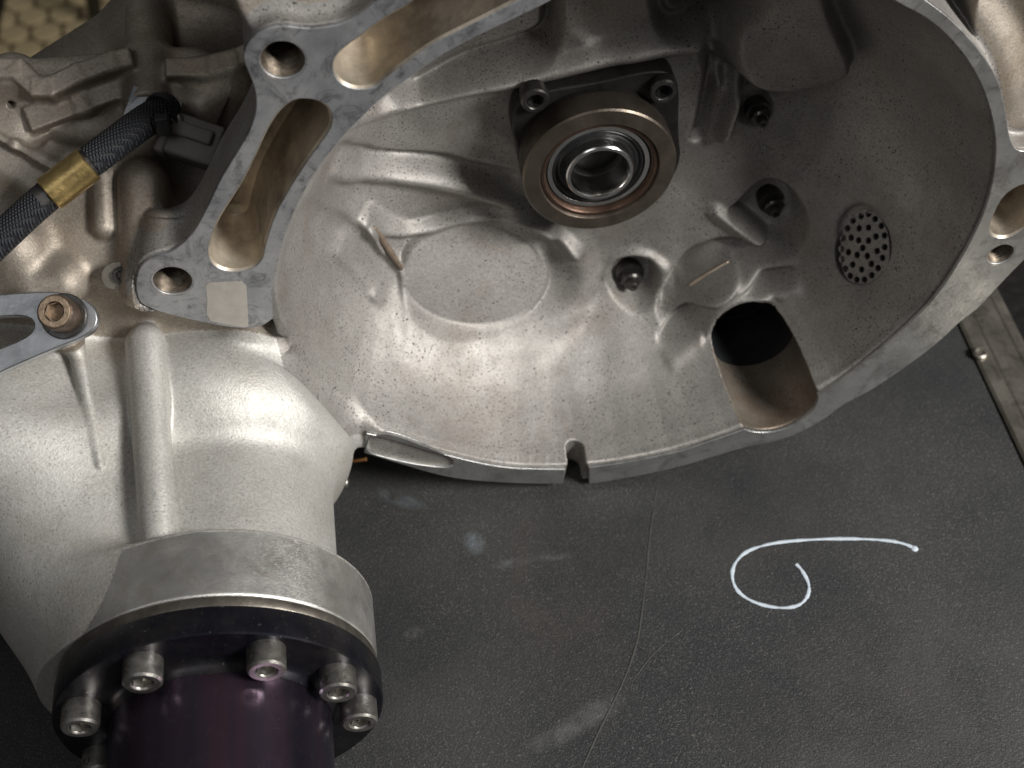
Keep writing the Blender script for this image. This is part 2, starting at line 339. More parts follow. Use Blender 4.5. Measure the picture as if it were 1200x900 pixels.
# ------------------------------------------------------------------ sparse surface nets
def mesh_sdf(f, lo, hi, h, B=8):
    lo = np.array(lo); n = np.ceil((np.array(hi) - lo) / h / B).astype(int)
    ii = np.stack(np.meshgrid(*[np.arange(k_) for k_ in n], indexing='ij'), -1).reshape(-1, 3)
    cen = lo + (ii * B + B / 2) * h
    v = np.concatenate([f(c) for c in np.array_split(cen, max(1, len(cen) // 60000))])
    gc_ = np.stack(np.meshgrid(*[np.arange(k_ + 1) for k_ in n], indexing='ij'), -1).reshape(-1, 3)
    vc = (np.concatenate([f(c) for c in np.array_split(lo + gc_ * B * h, max(1, len(gc_) // 60000))]) < 0).reshape(*(n + 1)).astype(int)
    sm_ = sum(vc[a:a + n[0], b:b + n[1], c:c + n[2]] for a in (0, 1) for b in (0, 1) for c in (0, 1)).reshape(-1)
    keep = ii[(np.abs(v) < B * h * .87 * 1.6) | ((sm_ > 0) & (sm_ < 8))]; cc = lo + (keep * B + B / 2) * h
    q = (cc - C) @ Rw; ax_ = 600 - F * q[:, 0] / q[:, 2]; ay_ = 450 + F * q[:, 1] / q[:, 2]
    keep = keep[(ax_ > -200) & (ax_ < 1380) & (ay_ > -200) & (ay_ < 1050)]
    g = np.stack(np.meshgrid(*[np.arange(B + 1)] * 3, indexing='ij'), -1).reshape(-1, 3)
    N = n * B + 2
    vid_all = []; vp_all = []; quads = []
    def key(c): return (c[..., 0].astype(np.int64) * N[1] + c[..., 1]) * N[2] + c[..., 2]
    for ch in np.array_split(keep, max(1, len(keep) // 400)):
        idx = ch[:, None, :] * B + g[None]
        val = f((lo + idx.reshape(-1, 3) * h)).reshape(len(ch), B + 1, B + 1, B + 1)
        # cells
        acc = np.zeros((len(ch), B, B, B, 3)); cnt = np.zeros((len(ch), B, B, B))
        cs = [(a, b, c) for a in (0, 1) for b in (0, 1) for c in (0, 1)]
        def cor(o): return val[:, o[0]:o[0] + B, o[1]:o[1] + B, o[2]:o[2] + B]
        for ax in range(3):
            for o in cs:
                if o[ax]: continue
                o2 = list(o); o2[ax] = 1
                a = cor(o); b = cor(o2); m = (a < 0) != (b < 0)
                t = np.where(m, a / np.where(m, a - b, 1), 0)
                for q in range(3): acc[..., q] += np.where(m, (o[q] + (t if q == ax else 0)), 0)
                cnt += m
        act = cnt > 0
        w_ = np.nonzero(act)
        cell = ch[w_[0]] * B + np.stack(w_[1:], 1)
        pos = acc[act] / cnt[act][:, None]
        vid_all.append(key(cell)); vp_all.append(lo + (cell + pos) * h)
        # quads: edges from grid points in [0,B)
        for ax in range(3):
            a = val[:, :B, :B, :B]
            sl = [slice(0, B)] * 3; sl[ax] = slice(1, B + 1); b = val[(slice(None),) + tuple(sl)]
            m = np.nonzero((a < 0) != (b < 0)); c = ch[m[0]] * B + np.stack(m[1:], 1); inside = a[m] < 0
            u, v_ = [(1, 2), (2, 0), (0, 1)][ax]
            def off(du, dv): q = c.copy(); q[:, u] -= du; q[:, v_] -= dv; return key(q)
            Q = np.stack([off(0, 0), off(1, 0), off(1, 1), off(0, 1)], 1)
            Q[~inside] = Q[~inside][:, ::-1]; quads.append(Q)
    K = np.concatenate(vid_all); P = np.concatenate(vp_all); Q = np.concatenate(quads)
    o = np.argsort(K); K = K[o]; P = P[o]
    j = np.searchsorted(K, Q); j = np.clip(j, 0, len(K) - 1); ok = (K[j] == Q).all(1)
    return P, j[ok]
def grad(f, p, e=.0005):
    k_ = np.array([[1, -1, -1], [-1, -1, 1], [-1, 1, -1], [1, 1, 1]], float)
    g = sum(kk[None] * f(p + kk * e)[:, None] for kk in k_)
    return g / (4 * e)
def chunked(fn, p, n=150000): return np.concatenate([fn(q) for q in np.array_split(p, max(1, len(p) // n))])
def project(f, P, it=2, lim=.0008):
    for _ in range(it):
        g = chunked(lambda q: grad(f, q), P); v = chunked(f, P); gg = (g ** 2).sum(1)
        st = g * (v / np.maximum(gg, .08))[:, None]; L = np.linalg.norm(st, axis=1); st *= np.minimum(1, lim / np.maximum(L, 1e-9))[:, None]
        P = P - st * .9
    return P
def subdivide(P, Q):
    E = np.concatenate([np.sort(Q[:, [i, (i + 1) % 4]], 1) for i in range(4)]); k_ = E[:, 0].astype(np.int64) * len(P) + E[:, 1]
    u, inv = np.unique(k_, return_inverse=True); n = len(P); m = len(Q)
    mid = (P[u // n] + P[u % n]) / 2; cen = P[Q].mean(1); e = (inv + n).reshape(4, m); c = n + len(mid) + np.arange(m)
    NQ = np.concatenate([np.stack([Q[:, i], e[i], c, e[i - 1]], 1) for i in range(4)])
    return np.concatenate([P, mid, cen]), NQ
# ------------------------------------------------------------------ materials
def mat(name, col=(.5, .5, .5), metal=0., rough=.5, **k):
    m = bpy.data.materials.new(name); m.use_nodes = True; b = m.node_tree.nodes['Principled BSDF']
    b.inputs['Base Color'].default_value = (*col, 1); b.inputs['Metallic'].default_value = metal; b.inputs['Roughness'].default_value = rough
    return m
class NT:
    def __init__(s, m): s.t = m.node_tree; s.b = s.t.nodes['Principled BSDF']; s.co = s.t.nodes.new('ShaderNodeTexCoord').outputs['Object']
    def noise(s, sc, det=4, ro=.6, co=None, dist=0):
        n = s.t.nodes.new('ShaderNodeTexNoise'); n.inputs['Scale'].default_value = sc; n.inputs['Detail'].default_value = det
        n.inputs['Roughness'].default_value = ro; n.inputs['Distortion'].default_value = dist; s.t.links.new(co or s.co, n.inputs['Vector']); return n.outputs[0]
    def vor(s, sc, feat='F1', co=None, rnd=1):
        n = s.t.nodes.new('ShaderNodeTexVoronoi'); n.feature = feat; n.inputs['Scale'].default_value = sc; n.inputs['Randomness'].default_value = rnd
        s.t.links.new(co or s.co, n.inputs['Vector']); return n
    def ramp(s, v, stops):
        n = s.t.nodes.new('ShaderNodeValToRGB'); e = n.color_ramp.elements
        while len(e) < len(stops): e.new(.5)
        for q, (p_, c_) in zip(e, stops):
            q.position = p_; q.color = (*c_, 1) if isinstance(c_, tuple) else (c_, c_, c_, 1)
        s.t.links.new(v, n.inputs[0]); return n.outputs[0]
    def mix(s, f, a, b, mode='MIX'):
        n = s.t.nodes.new('ShaderNodeMix'); n.data_type = 'RGBA'; n.blend_type = mode
        for sk, v in ((n.inputs[0], f), (n.inputs[6], a), (n.inputs[7], b)):
            if isinstance(v, (int, float)): sk.default_value = v
            elif isinstance(v, tuple): sk.default_value = (*v, 1)
            else: s.t.links.new(v, sk)
        return n.outputs[2]
    def math(s, op, a, b=None):
        n = s.t.nodes.new('ShaderNodeMath'); n.operation = op
        for i, v in enumerate((a, b)):
            if v is None: continue
            if isinstance(v, (int, float)): n.inputs[i].default_value = v
            else: s.t.links.new(v, n.inputs[i])
        return n.outputs[0]
    def bump(s, h, dist=.0003, st=1., prev=None):
        n = s.t.nodes.new('ShaderNodeBump'); n.inputs['Strength'].default_value = st; n.inputs['Distance'].default_value = dist
        s.t.links.new(h, n.inputs['Height'])
        if prev is not None: s.t.links.new(prev, n.inputs['Normal'])
        return n.outputs[0]
    def to(s, name, v): s.t.links.new(v, s.b.inputs[name])
    def mapping(s, sc=(1, 1, 1), rot=(0, 0, 0)):
        n = s.t.nodes.new('ShaderNodeMapping'); n.inputs['Scale'].default_value = sc; n.inputs['Rotation'].default_value = rot
        s.t.links.new(s.co, n.inputs['Vector']); return n.outputs[0]
def cast_mat(name, light, dark, stain, pits=.5, metal=.75, rough=.5, stain_amt=.5):
    m = mat(name, light, metal, rough); t = NT(m)
    c = t.ramp(t.noise(14, 6, .6), [(.32, dark), (.68, light)])
    c = t.mix(t.math('MULTIPLY', t.ramp(t.noise(22, 5, .65, dist=.5), [(.52, 0.), (.75, 1.)]), stain_amt), c, stain)
    fine = t.noise(900, 3, .7); c = t.mix(.35, c, t.ramp(fine, [(.3, .25), (.7, .85)]), 'OVERLAY')
    # dark corrosion pits gathered in patches
    wob = t.noise(60, 3, .6)
    v = t.vor(330); sel = t.ramp(v.outputs['Color'], [(.2, 0.), (.4, 1.)])
    pit = t.ramp(v.outputs['Distance'], [(.09, 1.), (.24, 0.)]); patch = t.ramp(wob, [(.40, 0.), (.62, 1.)])
    pm = t.math('MULTIPLY', t.math('MULTIPLY', pit, sel), patch); pm = t.math('MULTIPLY', pm, pits)
    v2 = t.vor(620); pit2 = t.ramp(v2.outputs['Distance'], [(.14, 1.), (.34, 0.)]); sel2 = t.ramp(v2.outputs['Color'], [(.35, 0.), (.5, 1.)])
    pm2 = t.math('MULTIPLY', t.math('MULTIPLY', pit2, sel2), t.ramp(t.noise(30, 4, .6), [(.38, 0.15), (.60, 1.)])); pm2 = t.math('MULTIPLY', pm2, pits)
    c = t.mix(t.math('MAXIMUM', pm, t.math('MULTIPLY', pm2, .8)), c, (.035, .03, .026)); t.to('Base Color', c)
    t.to('Roughness', t.ramp(t.noise(35, 5), [(.3, rough - .08), (.7, rough + .12)]))
    t.to('Metallic', t.ramp(pm, [(0., metal), (1., .1)]))
    n1 = t.bump(t.noise(1100, 3, .65), .00018, .8); n2 = t.bump(t.noise(120, 4, .6), .0005, .5, n1)
    n3 = t.bump(t.math('SUBTRACT', 1., pm), .00025, .5, n2); t.to('Normal', n3); return m
M_bell = cast_mat('cast_bell', (.40, .382, .360), (.245, .232, .217), (.22, .17, .135), 1., .6, .56)
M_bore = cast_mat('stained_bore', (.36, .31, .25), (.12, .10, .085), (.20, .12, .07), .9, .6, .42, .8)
M_diff = cast_mat('cast_smooth', (.62, .605, .57), (.43, .415, .385), (.42, .35, .26), .4, .55, .56, .35)
M_case = cast_mat('cast_case', (.47, .42, .36), (.24, .205, .17), (.30, .22, .13), .4, .65, .50, .6)
def machined(name, a, b, metal=.9, rough=.33, blotch=(.10, .10, .105), ba=.7, streak=(1, 1, 1)):
    m = mat(name, a, metal, rough); t = NT(m)
    c = t.ramp(t.noise(40, 6, .65), [(.3, b), (.7, a)])
    k_ = t.math('MULTIPLY', t.ramp(t.noise(95, 7, .78, dist=.8), [(.50, 0.), (.64, 1.)]), ba); c = t.mix(k_, c, blotch)
    t.to('Base Color', c); t.to('Roughness', t.ramp(t.noise(60, 5, .6), [(.3, rough - .06), (.7, rough + .17)]))
    st = t.noise(700, 3, .6, co=t.mapping(streak)); t.to('Normal', t.bump(t.noise(300, 4, .6), .0002, .6, t.bump(st, .00015, .8))); return m
M_face = machined('machined_face', (.56, .56, .57), (.30, .31, .335), metal=.75, rough=.42, blotch=(.13, .135, .145), ba=.8)
M_rim = machined('machined_rim', (.58, .58, .57), (.42, .42, .41), rough=.36, blotch=(.15, .14, .13), ba=.5)
M_collar = machined('turned_collar', (.70, .69, .66), (.58, .57, .55), rough=.34, blotch=(.45, .40, .33), ba=.35, streak=(1, 6, 1))
def simple(name, col, metal, rough, var=.25, sc=80, bump=.0002, bs=400):
    m = mat(name, col, metal, rough); t = NT(m); lo = tuple(max(0, c * (1 - var)) for c in col); hi = tuple(min(1, c * (1 + var)) for c in col)
    t.to('Base Color', t.ramp(t.noise(sc, 5, .65), [(.3, lo), (.7, hi)])); t.to('Roughness', t.ramp(t.noise(sc * 1.3, 4), [(.3, max(.05, rough - .08)), (.7, rough + .1)]))
    if bump: t.to('Normal', t.bump(t.noise(bs, 3, .6), bump, .7))
    return m
M_brass_in = simple('varnished_pocket', (.44, .385, .31), .65, .46, .55, 45, .0003, 220)
M_steel = simple('bolt_steel', (.42, .40, .37), .95, .36, .3, 220, .00015, 700)
M_dsteel = simple('dark_steel', (.10, .095, .09), .85, .36, .4, 160, .0002, 500)
M_race = simple('polished_race', (.72, .71, .69), 1., .17, .1, 120, 0)
M_seal = simple('black_seal', (.015, .015, .016), 0, .38, .3)
M_blk = simple('oily_black', (.013, .012, .011), .1, .55, .6, 120, .0004, 300)
M_bronze = simple('brown_ring', (.135, .112, .09), .8, .38, .3, 90, .0002, 400)
M_bronze2 = simple('rust_brown_ring', (.12, .075, .055), .8, .34, .3, 90, .0002, 400)
M_brass = simple('brass', (.52, .38, .16), .95, .34, .25, 150, .0002, 400)
M_zinc = simple('zinc_plate', (.42, .43, .445), .9, .36, .25, 50, .0001, 500)
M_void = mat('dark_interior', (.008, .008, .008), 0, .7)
M_rustbolt = simple('rusty_bolt_top', (.36, .27, .19), .5, .6, .4, 500, .0006, 900)
M_tan = simple('bare_scrape', (.62, .52, .40), .8, .38, .2, 200)
M_patch = simple('bare_patch', (.60, .57, .53), .75, .45, .1, 120, .0001, 600)
# anodised tube
m = mat('anodised_tube', (.03, .012, .03), .9, .3); t = NT(m)
c = t.ramp(t.noise(60, 4, .6, co=t.mapping((1, .06, 1))), [(.35, (.060, .052, .082)), (.60, (.098, .068, .098)), (.78, (.14, .070, .090))])  # streaks along the tube: reflections painted into the colour
dust = t.math('MULTIPLY', t.ramp(t.noise(260, 5, .7), [(.56, 0.), (.72, 1.)]), .35); c = t.mix(dust, c, (.16, .15, .14))
t.to('Base Color', c); t.to('Roughness', t.ramp(t.noise(40, 5), [(.3, .20), (.7, .34)])); t.to('Normal', t.bump(t.noise(500, 3, .6, co=t.mapping((1, .15, 1))), .00012, .6)); M_anod = m
m = mat('anodised_flange', (.02, .02, .028), .75, .32); t = NT(m)
c = t.ramp(t.noise(50, 5, .65), [(.4, (.016, .016, .026)), (.7, (.05, .046, .045))]); sc_ = t.ramp(t.noise(420, 5, .8), [(.62, 0.), (.70, .6)])
t.to('Base Color', t.mix(sc_, c, (.4, .39, .38))); t.to('Roughness', t.ramp(t.noise(60, 5), [(.3, .25), (.7, .5)])); M_afl = m
# braided sleeve
m = mat('braided_sleeve', (.02, .022, .028), 0, .6); t = NT(m)
wv = t.t.nodes.new('ShaderNodeTexWave'); wv.inputs['Scale'].default_value = 260; wv.inputs['Distortion'].default_value = 1.; t.t.links.new(t.co, wv.inputs['Vector'])
wv2 = t.t.nodes.new('ShaderNodeTexWave'); wv2.inputs['Scale'].default_value = 260; t.t.links.new(t.mapping((1, -1, 1), (0, 0, 1.9)), wv2.inputs['Vector'])
wb = t.math('MULTIPLY', wv.outputs['Fac'], wv2.outputs['Fac']); t.to('Base Color', t.ramp(wb, [(.1, (.008, .009, .012)), (.8, (.05, .054, .065))])); t.to('Normal', t.bump(wb, .0008, 1.)); M_braid = m
# black textured board
m = mat('black_board', (.03, .03, .03), 0, .5); t = NT(m)
c = t.ramp(t.noise(5, 6, .62), [(.35, (.024, .0255, .028)), (.62, (.050, .050, .050)), (.8, (.076, .072, .067))])
dust = t.ramp(t.noise(1250, 2, .8), [(.56, 0.), (.70, 1.)]); dm = t.ramp(t.noise(9, 5, .6), [(.35, .35), (.7, .95)])
c = t.mix(t.math('MULTIPLY', dust, dm), c, (.20, .19, .175))
spk = t.vor(420); sp = t.math('MULTIPLY', t.ramp(spk.outputs['Distance'], [(.05, 1.), (.14, 0.)]), t.ramp(spk.outputs['Color'], [(.84, 0.), (.90, .5)])); c = t.mix(sp, c, (.42, .41, .39))
def blob(px, rx, ry, rot, col, amt, sc=40):
    global c
    q = PZ(px, ZB_); n = t.t.nodes.new('ShaderNodeMapping'); n.vector_type = 'TEXTURE'; n.inputs['Location'].default_value = q; n.inputs['Rotation'].default_value = (0, 0, rot); n.inputs['Scale'].default_value = (rx, ry, .05)
    t.t.links.new(t.co, n.inputs['Vector']); g = t.t.nodes.new('ShaderNodeTexGradient'); g.gradient_type = 'SPHERICAL'; t.t.links.new(n.outputs[0], g.inputs[0])
    f = t.math('MULTIPLY', t.ramp(g.outputs['Fac'], [(0., 0.), (.55, 1.)]), t.ramp(t.noise(sc, 6, .75, dist=.6), [(.38, 0.), (.66, 1.)]))
    c = t.mix(t.math('MULTIPLY', f, amt * .75), c, col)
ZB_ = -.197
for a_ in (((690, 838), .022, .007, .35, (.16, .16, .155), .8, 60), ((655, 862), .02, .006, .3, (.13, .13, .125), .6, 60), ((556, 636), .006, .008, .2, (.22, .25, .28), .8, 150), ((600, 660), .014, .003, .1, (.15, .16, .17), .7, 150),
           ((650, 652), .012, .003, 0, (.14, .14, .14), .6, 150), ((470, 585), .016, .005, -.5, (.15, .17, .19), .7, 120), ((650, 700), .035, .08, .1, (.075, .062, .05), .55, 25), ((1050, 830), .12, .06, .3, (.080, .072, .062), .6, 20),
           ((860, 600), .09, .05, .2, (.066, .060, .052), .5, 22), ((1000, 560), .01, .07, .5, (.07, .066, .06), .5, 60), ((485, 742), .006, .004, 0, (.16, .16, .15), .7, 120), ((560, 800), .05, .02, .4, (.07, .068, .064), .5, 50)): blob(*a_)
t.to('Base Color', c); t.to('Roughness', t.ramp(t.noise(12, 5), [(.3, .42), (.7, .62)]))
t.to('Normal', t.bump(t.noise(1150, 2, .6), .0005, .9)); t.b.inputs['Specular IOR Level'].default_value = .35; M_board = m
M_alu = machined('aluminium_edging', (.40, .37, .32), (.24, .22, .19), rough=.38, blotch=(.12, .10, .085), ba=.6, streak=(1, .05, 1))
M_chalk = simple('white_marker', (.62, .70, .78), 0, .6, .1, 200)
M_smudge = simple('grey_rub_mark', (.13, .13, .13), 0, .7, .2, 300)
# ------------------------------------------------------------------ object helpers
COL = S.collection
def link(name, me, m, parent=None, smooth=True):
    o = bpy.data.objects.new(name, me); COL.objects.link(o)
    if m: me.materials.clear(); me.materials.append(m)
    if parent: o.parent = parent
    if smooth: me.shade_smooth()
    return o
def empty(name, loc, label, cat, group=None):
    o = bpy.data.objects.new(name, None); COL.objects.link(o); o.location = loc; o.empty_display_size = .02
    o['label'] = label; o['category'] = cat
    if group: o['group'] = group
    return o
def tag(o, label, cat, group=None):
    o['label'] = label; o['category'] = cat
    if group: o['group'] = group
    return o
def pyd(name, V, Fc, m, parent=None, smooth=True, auto=None):
    me = bpy.data.meshes.new(name); me.from_pydata([tuple(v) for v in V], [], [tuple(f) for f in Fc]); me.validate(); me.update()
    o = link(name, me, m, parent, smooth)
    if auto: me.set_sharp_from_angle(angle=math.radians(auto))
    return o
def bigmesh(name, P, Q, N, m, parent=None):
    me = bpy.data.meshes.new(name); me.vertices.add(len(P)); me.vertices.foreach_set('co', P.astype(np.float32).ravel())
    me.loops.add(len(Q) * 4); me.loops.foreach_set('vertex_index', Q.astype(np.int32).ravel())
    me.polygons.add(len(Q)); me.polygons.foreach_set('loop_start', np.arange(0, len(Q) * 4, 4, dtype=np.int32))
    me.update(calc_edges=True); me.shade_smooth()
    me.normals_split_custom_set_from_vertices(N.astype(np.float32))
    return link(name, me, m, parent, False)
def frame(n, up=(0, 0, 1)):
    n = np.asarray(n, float); n = n / np.linalg.norm(n); up = np.asarray(up, float)
    if abs(n @ up) > .95: up = np.array([1., 0, 0])
    u = np.cross(up, n); u /= np.linalg.norm(u); v = np.cross(n, u); return u, v, n
def lathe(name, prof_, c, n, m, parent=None, seg=96, auto=35, closed_prof=False):
    """prof_: list of (r, h) along direction n from c"""
    u, v, n = frame(n); c = np.asarray(c); V = []; Fc = []; k_ = len(prof_)
    for i in range(seg):
        a = 2 * math.pi * i / seg; d = u * math.cos(a) + v * math.sin(a)
        for r, h in prof_: V.append(c + d * r + n * h)
    kk = k_ if closed_prof else k_ - 1
    for i in range(seg):
        j = (i + 1) % seg
        for q in range(kk):
            q2 = (q + 1) % k_; Fc.append((i * k_ + q, i * k_ + q2, j * k_ + q2, j * k_ + q)[::-1])
    me = bpy.data.meshes.new(name); me.from_pydata([tuple(x) for x in V], [], Fc); bm = bmesh.new(); bm.from_mesh(me)
    bmesh.ops.remove_doubles(bm, verts=bm.verts, dist=1e-6); bmesh.ops.recalc_face_normals(bm, faces=bm.faces); bm.to_mesh(me); bm.free()
    o = link(name, me, m, parent); me.set_sharp_from_angle(angle=math.radians(auto)); return o
def plate(name, outline, holes, y0, th, m, parent=None, bevel=.0004, M=None):
    """outline and holes in plane coordinates (a, b); plane placed by M (columns: a axis, b axis, normal, origin)"""
    cu = bpy.data.curves.new(name, 'CURVE'); cu.dimensions = '2D'; cu.fill_mode = 'BOTH'
    for P in [outline] + holes:
        sp = cu.splines.new('POLY'); sp.points.add(len(P) - 1); sp.use_cyclic_u = True
        for q, (a, b) in zip(sp.points, P): q.co = (a, b, 0, 1)
    cu.extrude = th / 2 - bevel; cu.bevel_depth = bevel; cu.bevel_resolution = 2; cu.offset = -bevel
    tmp = bpy.data.objects.new('tmp', cu); COL.objects.link(tmp); dg = bpy.context.evaluated_depsgraph_get(); dg.update()
    me = bpy.data.meshes.new_from_object(tmp.evaluated_get(dg)); bpy.data.objects.remove(tmp)
    if M is None: M = Matrix(((1, 0, 0, 0), (0, 0, 1, y0 + th / 2), (0, 1, 0, 0), (0, 0, 0, 1)))
    me.transform(M)
    if M.determinant() < 0: me.flip_normals()
    o = link(name, me, m, parent); me.set_sharp_from_angle(angle=math.radians(40)); return o
def circ(cx, cz, r, n=40): return [(cx + r * math.cos(2 * math.pi * i / n), cz + r * math.sin(2 * math.pi * i / n)) for i in range(n)]
def tube(name, pts, r, m, parent=None, res=12, smooth=2):
    P = [np.asarray(p, float) for p in pts]
    for _ in range(smooth):
        Q = [P[0]]
        for a, b in zip(P[:-1], P[1:]): Q += [.75 * a + .25 * b, .25 * a + .75 * b]
        P = Q + [P[-1]]
    cu = bpy.data.curves.new(name, 'CURVE'); cu.dimensions = '3D'; sp = cu.splines.new('POLY'); sp.points.add(len(P) - 1)
    for q, p in zip(sp.points, P): q.co = (*p, 1)
    cu.bevel_depth = r; cu.bevel_resolution = res // 2; cu.use_fill_caps = True
    tmp = bpy.data.objects.new('tmp', cu); COL.objects.link(tmp); dg = bpy.context.evaluated_depsgraph_get(); dg.update()
    me = bpy.data.meshes.new_from_object(tmp.evaluated_get(dg)); bpy.data.objects.remove(tmp)
    return link(name, me, m, parent)
def boxobj(name, c, h, m, parent=None, rot=None, bev=.001):
    bm = bmesh.new(); bmesh.ops.create_cube(bm, size=2); bmesh.ops.scale(bm, vec=h, verts=bm.verts)
    if bev: bmesh.ops.bevel(bm, geom=bm.edges[:], offset=bev, segments=3, profile=.5, affect='EDGES')
    if rot is not None: bmesh.ops.transform(bm, matrix=rot, verts=bm.verts)
    bmesh.ops.translate(bm, vec=Vector(c), verts=bm.verts); me = bpy.data.meshes.new(name); bm.to_mesh(me); bm.free()
    o = link(name, me, m, parent); me.set_sharp_from_angle(angle=math.radians(40)); return o
def hexhead(name, c, n, r, hgt, m, parent, sock=.5, m2=None, knurl=False):
    """socket head cap screw: body with a hexagonal socket, head top facing n"""
    o = lathe(name, [(r * .96, -.002), (r, 0), (r, hgt - .0009), (r * .90, hgt), (r * sock * 1.18, hgt), (r * sock * 1.02, hgt - .0006), (r * sock * 1.0, hgt - .0008)], c, n, m, parent, 48, 30)
    u, v, n = frame(n); c = np.asarray(c); V = []; Fc = []
    for k_, (rr, hh) in enumerate(((r * sock * 1.02, hgt - .0006), (r * sock * .98, hgt - .0006), (r * sock * .95, hgt - .0040 if hgt > .005 else hgt - .002))):
        for i in range(6): a = math.pi / 3 * i + .3; V.append(c + (u * math.cos(a) + v * math.sin(a)) * rr + n * hh)
    for k_ in (0, 1):
        for i in range(6): j = (i + 1) % 6; Fc.append((k_ * 6 + i, k_ * 6 + j, k_ * 6 + 6 + j, k_ * 6 + 6 + i))
    Fc.append(tuple(range(12, 18))); s = pyd('hex_socket', V, Fc, m2 or m, o, False); return o
# ------------------------------------------------------------------ the setting: board, floor
ZB = -.197
floor = boxobj('floor', (0, 1.2, -1.06), (3, 3, .05), simple('grout', (.10, .065, .035), 0, .8, .3, 20), None, None, 0); floor['kind'] = 'structure'
M_tile = simple('beige_tile', (.50, .40, .23), 0, .45, .22, 6, .0005, 60)
tm = bpy.data.meshes.new('tile'); bm = bmesh.new()
bmesh.ops.create_cone(bm, cap_ends=True, segments=8, radius1=.0258, radius2=.0246, depth=.004); bm.to_mesh(tm); bm.free(); tm.materials.append(M_tile)
fl = PZ(np.array([(-20, -20), (230, -20), (170, 85), (-20, 85)], float), -1.0)
x0, x1 = fl[:, 0].min() - .1, fl[:, 0].max() + .1; y0, y1 = fl[:, 1].min() - .1, fl[:, 1].max() + .1
cen_ = fl.mean(0); cand = []
for i in range(-40, 41):
    for j in range(-40, 41):
        tx = cen_[0] + (i + .5 * (j % 2)) * .053; ty = cen_[1] + j * .047
        if x0 < tx < x1 and y0 < ty < y1: cand.append((tx, ty))
cand.sort(key=lambda q: (q[0] - cen_[0]) ** 2 + (q[1] - cen_[1]) ** 2)
for tx, ty in cand[:290]:
    o = bpy.data.objects.new('tile', tm); COL.objects.link(o); o.parent = floor
    o.location = (tx, ty, -1.006 + random.uniform(-.001, .001)); o.rotation_euler = (0, 0, math.pi / 8 + random.uniform(-.06, .06))
leg_px = [((103, -30), (112, 18), .012), ((-12, 60), (8, -30), .007)]
ft = empty('chair_frame', PZ((108, 20), -1.0), 'dark tubular frame of furniture standing on the tiled floor behind the casting', 'furniture frame')
for a, b, r in leg_px:
    o = tube('leg', [PZ(a, -.85) if a[1] < b[1] else PZ(a, -.99), PZ(b, -.99) if a[1] < b[1] else PZ(b, -.85)], r, M_blk, None); o.parent = ft; o.matrix_parent_inverse = ft.matrix_basis.inverted()
# board with aluminium edging
XE = .2135
board = empty('board', (0, 0, ZB), 'scuffed black textured board with aluminium edging under the gearbox', 'board')
def pp(o, par): o.parent = par; o.matrix_parent_inverse = Matrix.Translation(-par.location); return o
pp(boxobj('panel', ((-.55 + XE) / 2, -.125, ZB - .006), ((XE + .55) / 2, .425, .006), M_board, None, None, .0005), board)
edge_sec = [(XE + .0005, -.012), (XE + .0005, .0012), (XE + .002, .0022), (XE + .009, .0022), (XE + .010, .0016), (XE + .0115, .0022), (XE + .0235, .0022), (XE + .0245, .0016), (XE + .026, .0022), (XE + .0305, .0018), (XE + .0325, 0), (XE + .0325, -.04), (XE + .0300, -.04), (XE + .0300, -.012)]
V = [(x_, y_, ZB + z_) for y_ in (-.55, .30) for x_, z_ in edge_sec]; n_ = len(edge_sec)
Fc = [(i, (i + 1) % n_, n_ + (i + 1) % n_, n_ + i) for i in range(n_)] + [tuple(range(n_))[::-1], tuple(range(n_, 2 * n_))]
pp(pyd('edging', V, Fc, M_alu, None, False), board)
rc = PZ((1148, 415), ZB + .0022)
rv = lathe('rivet', [(.0042, 0), (.0040, .0012), (.0030, .0020), (.0022, .0018), (.0018, .0010), (0, .0010)], rc, (0, 0, 1), M_alu, None, 32); pp(rv, board)
def flatline(name, px, wid, z, m, th=.00015, taper=False):
    P = smooth_poly(px, 3, False); Q = PZ(P, z); V = []; Fc = []
    n = len(Q); W = np.atleast_1d(wid) * np.ones(n) if not taper else np.interp(np.linspace(0, 1, n), [0, .08, .5, .92, 1], [.2, .8, 1, .85, .3]) * wid
    for i in range(n):
        d = Q[min(i + 1, n - 1)] - Q[max(i - 1, 0)]; d /= np.linalg.norm(d); s_ = np.array([-d[1], d[0], 0]) * W[i] / 2 * (1 + .22 * math.sin(i * .55) + .10 * math.sin(i * 1.7) + random.uniform(-.10, .10))
        V += [Q[i] - s_, Q[i] - s_ * .6 + [0, 0, th], Q[i] + s_ * .6 + [0, 0, th], Q[i] + s_]
    for i in range(n - 1):
        for k_ in range(3): Fc.append((i * 4 + k_, i * 4 + k_ + 1, i * 4 + 5 + k_, i * 4 + 4 + k_))
    return pyd(name, V, Fc, m, None, True)
o = flatline('drawn_curl', [(933,661),(940,668),(949,685),(947,700),(935,711),(912,713),(885,707),(865,695),(857,678),(860,660),(875,645),(905,636),(950,632),(1000,631),(1040,633),(1060,637),(1073,643)], .0015, ZB + .0003, M_chalk); pp(o, board)
pp(lathe('ink_blob', [(.0017, 0), (.0013, .0003), (0, .0004)], PZ((1072, 643), ZB + .0003), (0, 0, 1), M_chalk, None, 16), board)
M_scr = simple('pale_scratch', (.062, .061, .058), 0, .6, .2, 200)
for px_, wd in (([(770,572),(762,620),(756,690),(745,770),(700,860),(680,905)], .0008),                ([(795,790),(745,755)], .0005), ([(800,738),(765,765),(740,800)], .0005)):
    pp(flatline('scratch', px_, wd, ZB + .0002, M_scr, .0001, True), board)
